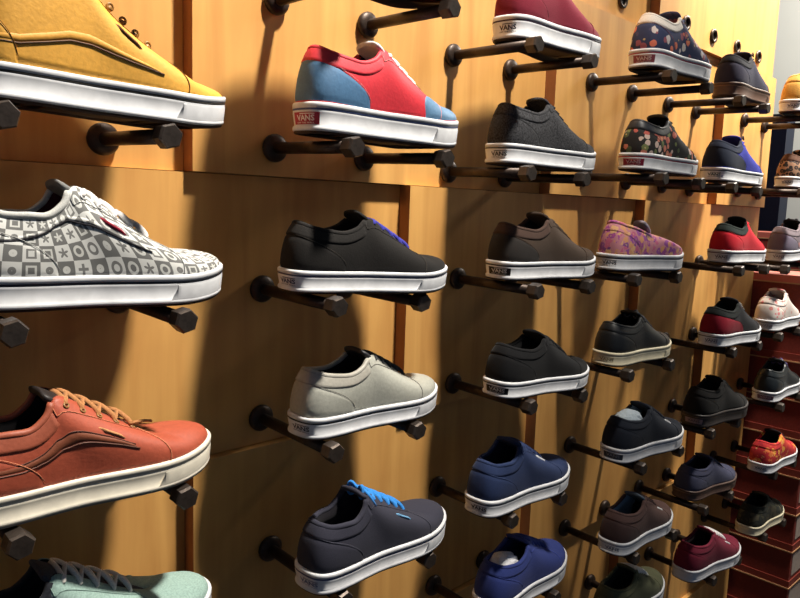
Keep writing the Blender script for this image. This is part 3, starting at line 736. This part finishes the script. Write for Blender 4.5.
# measured placement of each shoe: x, y, yaw, length, height above the peg line, pitch, sole height
POSE = {
    '21':(0.0872,-0.1254,0.8,0.2573,0.0006,-0.8,0.1328),
    '22':(0.0728,-0.1235,-4.7,0.2525,-0.0068,-1.9,0.1051),
    '23':(0.0854,-0.1173,3.9,0.2508,-0.0019,-0.4,0.1080),
    '24':(0.0870,-0.1410,4.6,0.2589,-0.0020,0.1,0.1079),
    '30':(0.4775,-0.0970,3.2,0.2595,-0.0103,0.3,0.1480),
    '31':(0.4646,-0.1075,0.2,0.2532,-0.0095,-0.4,0.1205),
    '32':(0.4633,-0.1214,-0.3,0.2523,-0.0058,-0.4,0.1137),
    '33':(0.4449,-0.1380,1.6,0.2499,-0.0079,-2.4,0.1041),
    '34':(0.4211,-0.1303,3.4,0.2515,-0.0030,-0.6,0.1098),
    '11':(-0.2597,-0.1117,5.2,0.2530,-0.0037,-1.5,0.1216),
    '12':(-0.2671,-0.1163,2.6,0.2522,-0.0021,-1.2,0.1199),
    '13':(-0.2888,-0.1318,2.5,0.2521,-0.0050,0.4,0.1129),
    '40':(0.8424,-0.1257,2.0,0.2581,-0.0003,0.0,0.1280),
    '41':(0.8368,-0.1197,2.9,0.2539,0.0024,-0.5,0.1222),
    '42':(0.7899,-0.1215,-1.3,0.2534,-0.0041,-0.9,0.1206),
    '43':(0.7954,-0.1160,3.2,0.2507,-0.0016,-0.7,0.1029),
    '44':(0.8235,-0.1387,-1.3,0.2521,-0.0042,-0.3,0.1119),
    '45':(0.8225,-0.1395,4.2,0.2516,-0.0032,-0.8,0.1055),
    '50':(1.2255,-0.1075,6.3,0.2511,-0.0017,0.4,0.1198),
    '51':(1.1994,-0.1138,2.9,0.2527,-0.0006,-0.8,0.1152),
    '52':(1.2636,-0.1161,4.1,0.2519,-0.0025,-0.7,0.1173),
    '53':(1.2105,-0.1380,1.7,0.2517,-0.0068,-0.8,0.1154),
    '54':(1.1846,-0.1309,-1.0,0.2513,-0.0032,-1.0,0.1162),
    '55':(1.1982,-0.1166,-0.8,0.2479,-0.0015,-2.0,0.0941),
    '56':(1.1860,-0.1434,-3.4,0.2512,-0.0032,-0.6,0.1141),
    '63':(1.5576,-0.1196,6.7,0.2508,-0.0026,-0.1,0.1126),
    '64':(1.5789,-0.1302,5.1,0.2515,-0.0030,0.9,0.1085),
    '65':(1.5500,-0.1479,3.7,0.2492,-0.0048,-0.9,0.1070),
    '66':(1.5599,-0.1277,3.9,0.2484,-0.0037,-1.2,0.1004),
    '60':(1.5868,-0.1244,5.5,0.2533,0.0025,-0.5,0.1190),
    '61':(1.6476,-0.1164,1.0,0.2521,0.0031,-1.0,0.1125),
    '62':(1.6203,-0.1213,1.8,0.2531,-0.0043,1.8,0.1192),
}
KIND = {0: 0, 1: -1, 2: -2, 3: -3}
for key, sp in S.items():
    c, r = int(key[0]), int(key[1]); g = r//2
    dz = 0.0; pit = 0.0
    if key in POSE:
        x, y, yaw, L, dz, pit, zs = POSE[key]
        sp.update(xm=x, yaw=yaw, L=L, pitch=pit, zs=zs)
    else: y = -.118
    sp['loc'] = (sp['xm'], y, RZ[r] + .0095 + dz)
    root = make_shoe(sp)
    for side, x in zip(('left', 'right'), PX[g][c]):
        peg(x, RZ[r] + dz + (x-sp['xm'])*math.sin(math.radians(pit)), KIND[g], '%s metal peg under the %s' % (side, SHORT[key]))

# empty sockets above the top row
sock_m = cloth((70, 56, 44), .4, 'metal', .6); hole_m = flat('socket_hole', (18, 14, 12), .9, .1)
for i, (x, z) in enumerate([(.869, .446), (1.127, .446), (1.284, .446), (1.437, .446), (1.592, .446)]):
    y = panel_y(1, x)
    r = empty('peg_socket', (x, y, z))
    tag(r, ['empty round peg socket left of and above the navy floral sneaker', 'empty peg socket just above the toe of the navy floral sneaker',
            'empty peg socket above the gum-soled dark navy sneaker heel', 'empty peg socket above the gum-soled dark navy sneaker toe',
            'empty peg socket nearest the right end of the plywood wall'][i], 'peg socket', 'empty peg sockets')
    mb = MB(); ring = [(.0135*math.cos(a), -.002, .0135*math.sin(a)) for a in np.linspace(0, 2*math.pi, 24, endpoint=False)]
    mb.tube(ring, .0045, nseg=8, up=(0, 1, 0), closed=True); mb.build('rim', sock_m, r, True)
    mb = MB(); mb.lathe([(-.004, .012), (.0012, .012)], nseg=24); mb.build('hole', hole_m, r, False)

# crumpled paper inside two shoes
def paper(x, y, z, r, label, c, seed):
    rnd = random.Random(seed); n, m = 22, 12; v = []; f = []
    ph = [(rnd.uniform(2, 7), rnd.uniform(2, 7), rnd.uniform(0, 6.3)) for _ in range(6)]
    for i in range(n):
        for j in range(m):
            a = 2*math.pi*i/n; b = math.pi*(j+.5)/m
            d = (math.cos(a)*math.sin(b), math.sin(a)*math.sin(b), math.cos(b))
            k = 1 + sum(.05*abs(math.sin(p*d[0]+q*d[1]+p*d[2]*1.3+s)) for p, q, s in ph)
            v.append((d[0]*r[0]*k, d[1]*r[1]*k, d[2]*r[2]*k))
    for i in range(n):
        for j in range(m-1): f.append((i*m+j, i*m+j+1, ((i+1) % n)*m+j+1, ((i+1) % n)*m+j))
    f.append(tuple(i*m for i in range(n))[::-1][::-1]); f.append(tuple(i*m+m-1 for i in range(n))[::-1])
    o = mesh_obj('paper_stuffing', v, f, cloth(c, .9, 'canvas'), None, False); o.location = (x, y, z)
    tag(o, label, 'paper')
paper(.459-.128+.062, -.124, RZ[5]+.0095+.063, (.030, .021, .020), 'crumpled white paper stuffed in the royal blue sneaker', (226, 226, 230), 3)
paper(.8235-.126+.060, -.1385, RZ[4]+.0095+.070, (.030, .021, .018), 'crumpled pale paper in the opening of the black-navy sneaker', (178, 190, 198), 5)

# ------------------------------------------------------------------ shoe boxes past the wall end
box_m = flat('red_card', (136, 54, 44), .55, .35, nscale=140, amp=.35); lid_m = flat('lid_card', (140, 58, 46), .5, .4, nscale=20)
lit_lid_m = flat('lid_card', (206, 112, 96), .5, .4, nscale=20)  # lid card lightened to paint the light falling on a topmost lid
trim_m = flat('lid_edge', (204, 156, 112), .6, .3); front_m = flat('pale_card', (196, 178, 164), .6, .3, nscale=90, amp=.2)
def shoe_box(x, y, z, w, d, h, label, group):
    r = empty('shoe_box', (x, y, z)); tag(r, label, 'shoe box', group)
    mb = MB(); mb.box(-w/2, w/2, -d/2, d/2, 0, h-.022); mb.build('body', box_m, r)
    mb = MB(); mb.box(-w/2-.003, w/2+.003, -d/2-.003, d/2+.003, h-.022, h-.0005)
    lo = mb.build('lid', lit_lid_m if label.startswith('topmost') else lid_m, r)
    mb = MB(); mb.box(-w/2-.0045, w/2+.0045, -d/2-.0045, d/2+.0045, h-.0255, h-.0215); mb.build('lid_rim', trim_m, lo)
    mb = MB(); mb.box(-w*.42, w*.42, -d/2-.0015, -d/2+.001, .012, h-.035); mb.build('end_label', front_m, r)
words = ['topmost', 'second', 'third', 'fourth', 'fifth', 'sixth', 'seventh', 'eighth', 'ninth', 'tenth']
for i in range(10):
    zt = -.16 - .115*i
    shoe_box(1.745+.10, -.005, zt-.115, .20, .32, .115, ('topmost red shoe box of the stack at the wall end' if i == 0 else '%s red shoe box down the stack at the wall end' % words[i]), 'red shoe boxes at the wall end')
for i in range(11):
    zt = -.05 - .115*i
    shoe_box(2.62, .24, zt-.1145, .30, .62, .1145, ('topmost box of the farther red stack' if i == 0 else '%s box down the farther red stack' % words[i] if i < 10 else 'bottom box of the farther red stack'), 'red shoe boxes farther back')
# navy display post
nav_m = flat('navy_paint', (34, 42, 62), .6, .3)
r = empty('display_post', (3.15, .535, -1.31)); tag(r, 'tall navy blue display post beyond the end of the wall', 'post')
mb = MB(); mb.box(-.05, .05, -.09, .09, .05, 1.80); mb.build('panel', nav_m, r)
mb = MB(); mb.box(-.10, .10, -.13, .13, 0, .05); mb.build('base', nav_m, r)

# ------------------------------------------------------------------ lights
def spot(name, loc, tgt, e, size=100, blend=.6, r=.03, col=(1, .93, .82)):
    l = bpy.data.lights.new(name, 'SPOT'); l.energy = e; l.spot_size = math.radians(size); l.spot_blend = blend
    l.shadow_soft_size = r; l.color = col
    o = bpy.data.objects.new(name, l); COL.objects.link(o); o.location = loc
    from mathutils import Vector
    o.rotation_euler = (Vector(tgt)-Vector(loc)).to_track_quat('-Z', 'Y').to_euler()
    return o
spot('track_spot', (.40, -.90, 2.3), (.06, 0, .88), 830, 58, 1.0, .085)
spot('track_spot', (1.55, -.75, 1.9), (1.56, 0, .62), 560, 54, 1.0, .075)
spot('track_spot', (1.74, -.42, 1.35), (1.64, 0, .62), 45, 70, .8)
l = bpy.data.lights.new('far_wall_fill', 'POINT'); l.energy = 185; l.shadow_soft_size = .2; l.color = (1, .95, .85)  # added fill to brighten the far wall, not a known fixture
o = bpy.data.objects.new('far_wall_fill', l); COL.objects.link(o); o.location = (3.1, -.2, 1.6)

w = bpy.data.worlds.new('store_ambience'); SC.world = w; w.use_nodes = True
bg = w.node_tree.nodes['Background']; bg.inputs[0].default_value = (.62, .85, 1.25, 1); bg.inputs[1].default_value = .08

# ------------------------------------------------------------------ camera
f_px = 725.0
R_ = np.array([0.72942234, -0.68322629, 0.03383619]); U_ = np.array([0.06169379, 0.11496598, 0.99145181]); F_ = np.array([0.68127595, 0.72109962, -0.12600957])
cam = bpy.data.cameras.new('camera'); cam.sensor_fit = 'HORIZONTAL'; cam.sensor_width = 36; cam.lens = f_px/800*36; cam.clip_start = .02
co = bpy.data.objects.new('camera', cam); COL.objects.link(co)
from mathutils import Matrix
co.matrix_world = Matrix(((R_[0], U_[0], -F_[0], -.547667), (R_[1], U_[1], -F_[1], -.844309), (R_[2], U_[2], -F_[2], 0), (0, 0, 0, 1)))
SC.camera = co
SC.view_settings.view_transform = 'Standard'; SC.view_settings.look = 'None'
SC.view_settings.gamma = 1; SC.view_settings.exposure = 0; SC.view_settings.use_curve_mapping = False
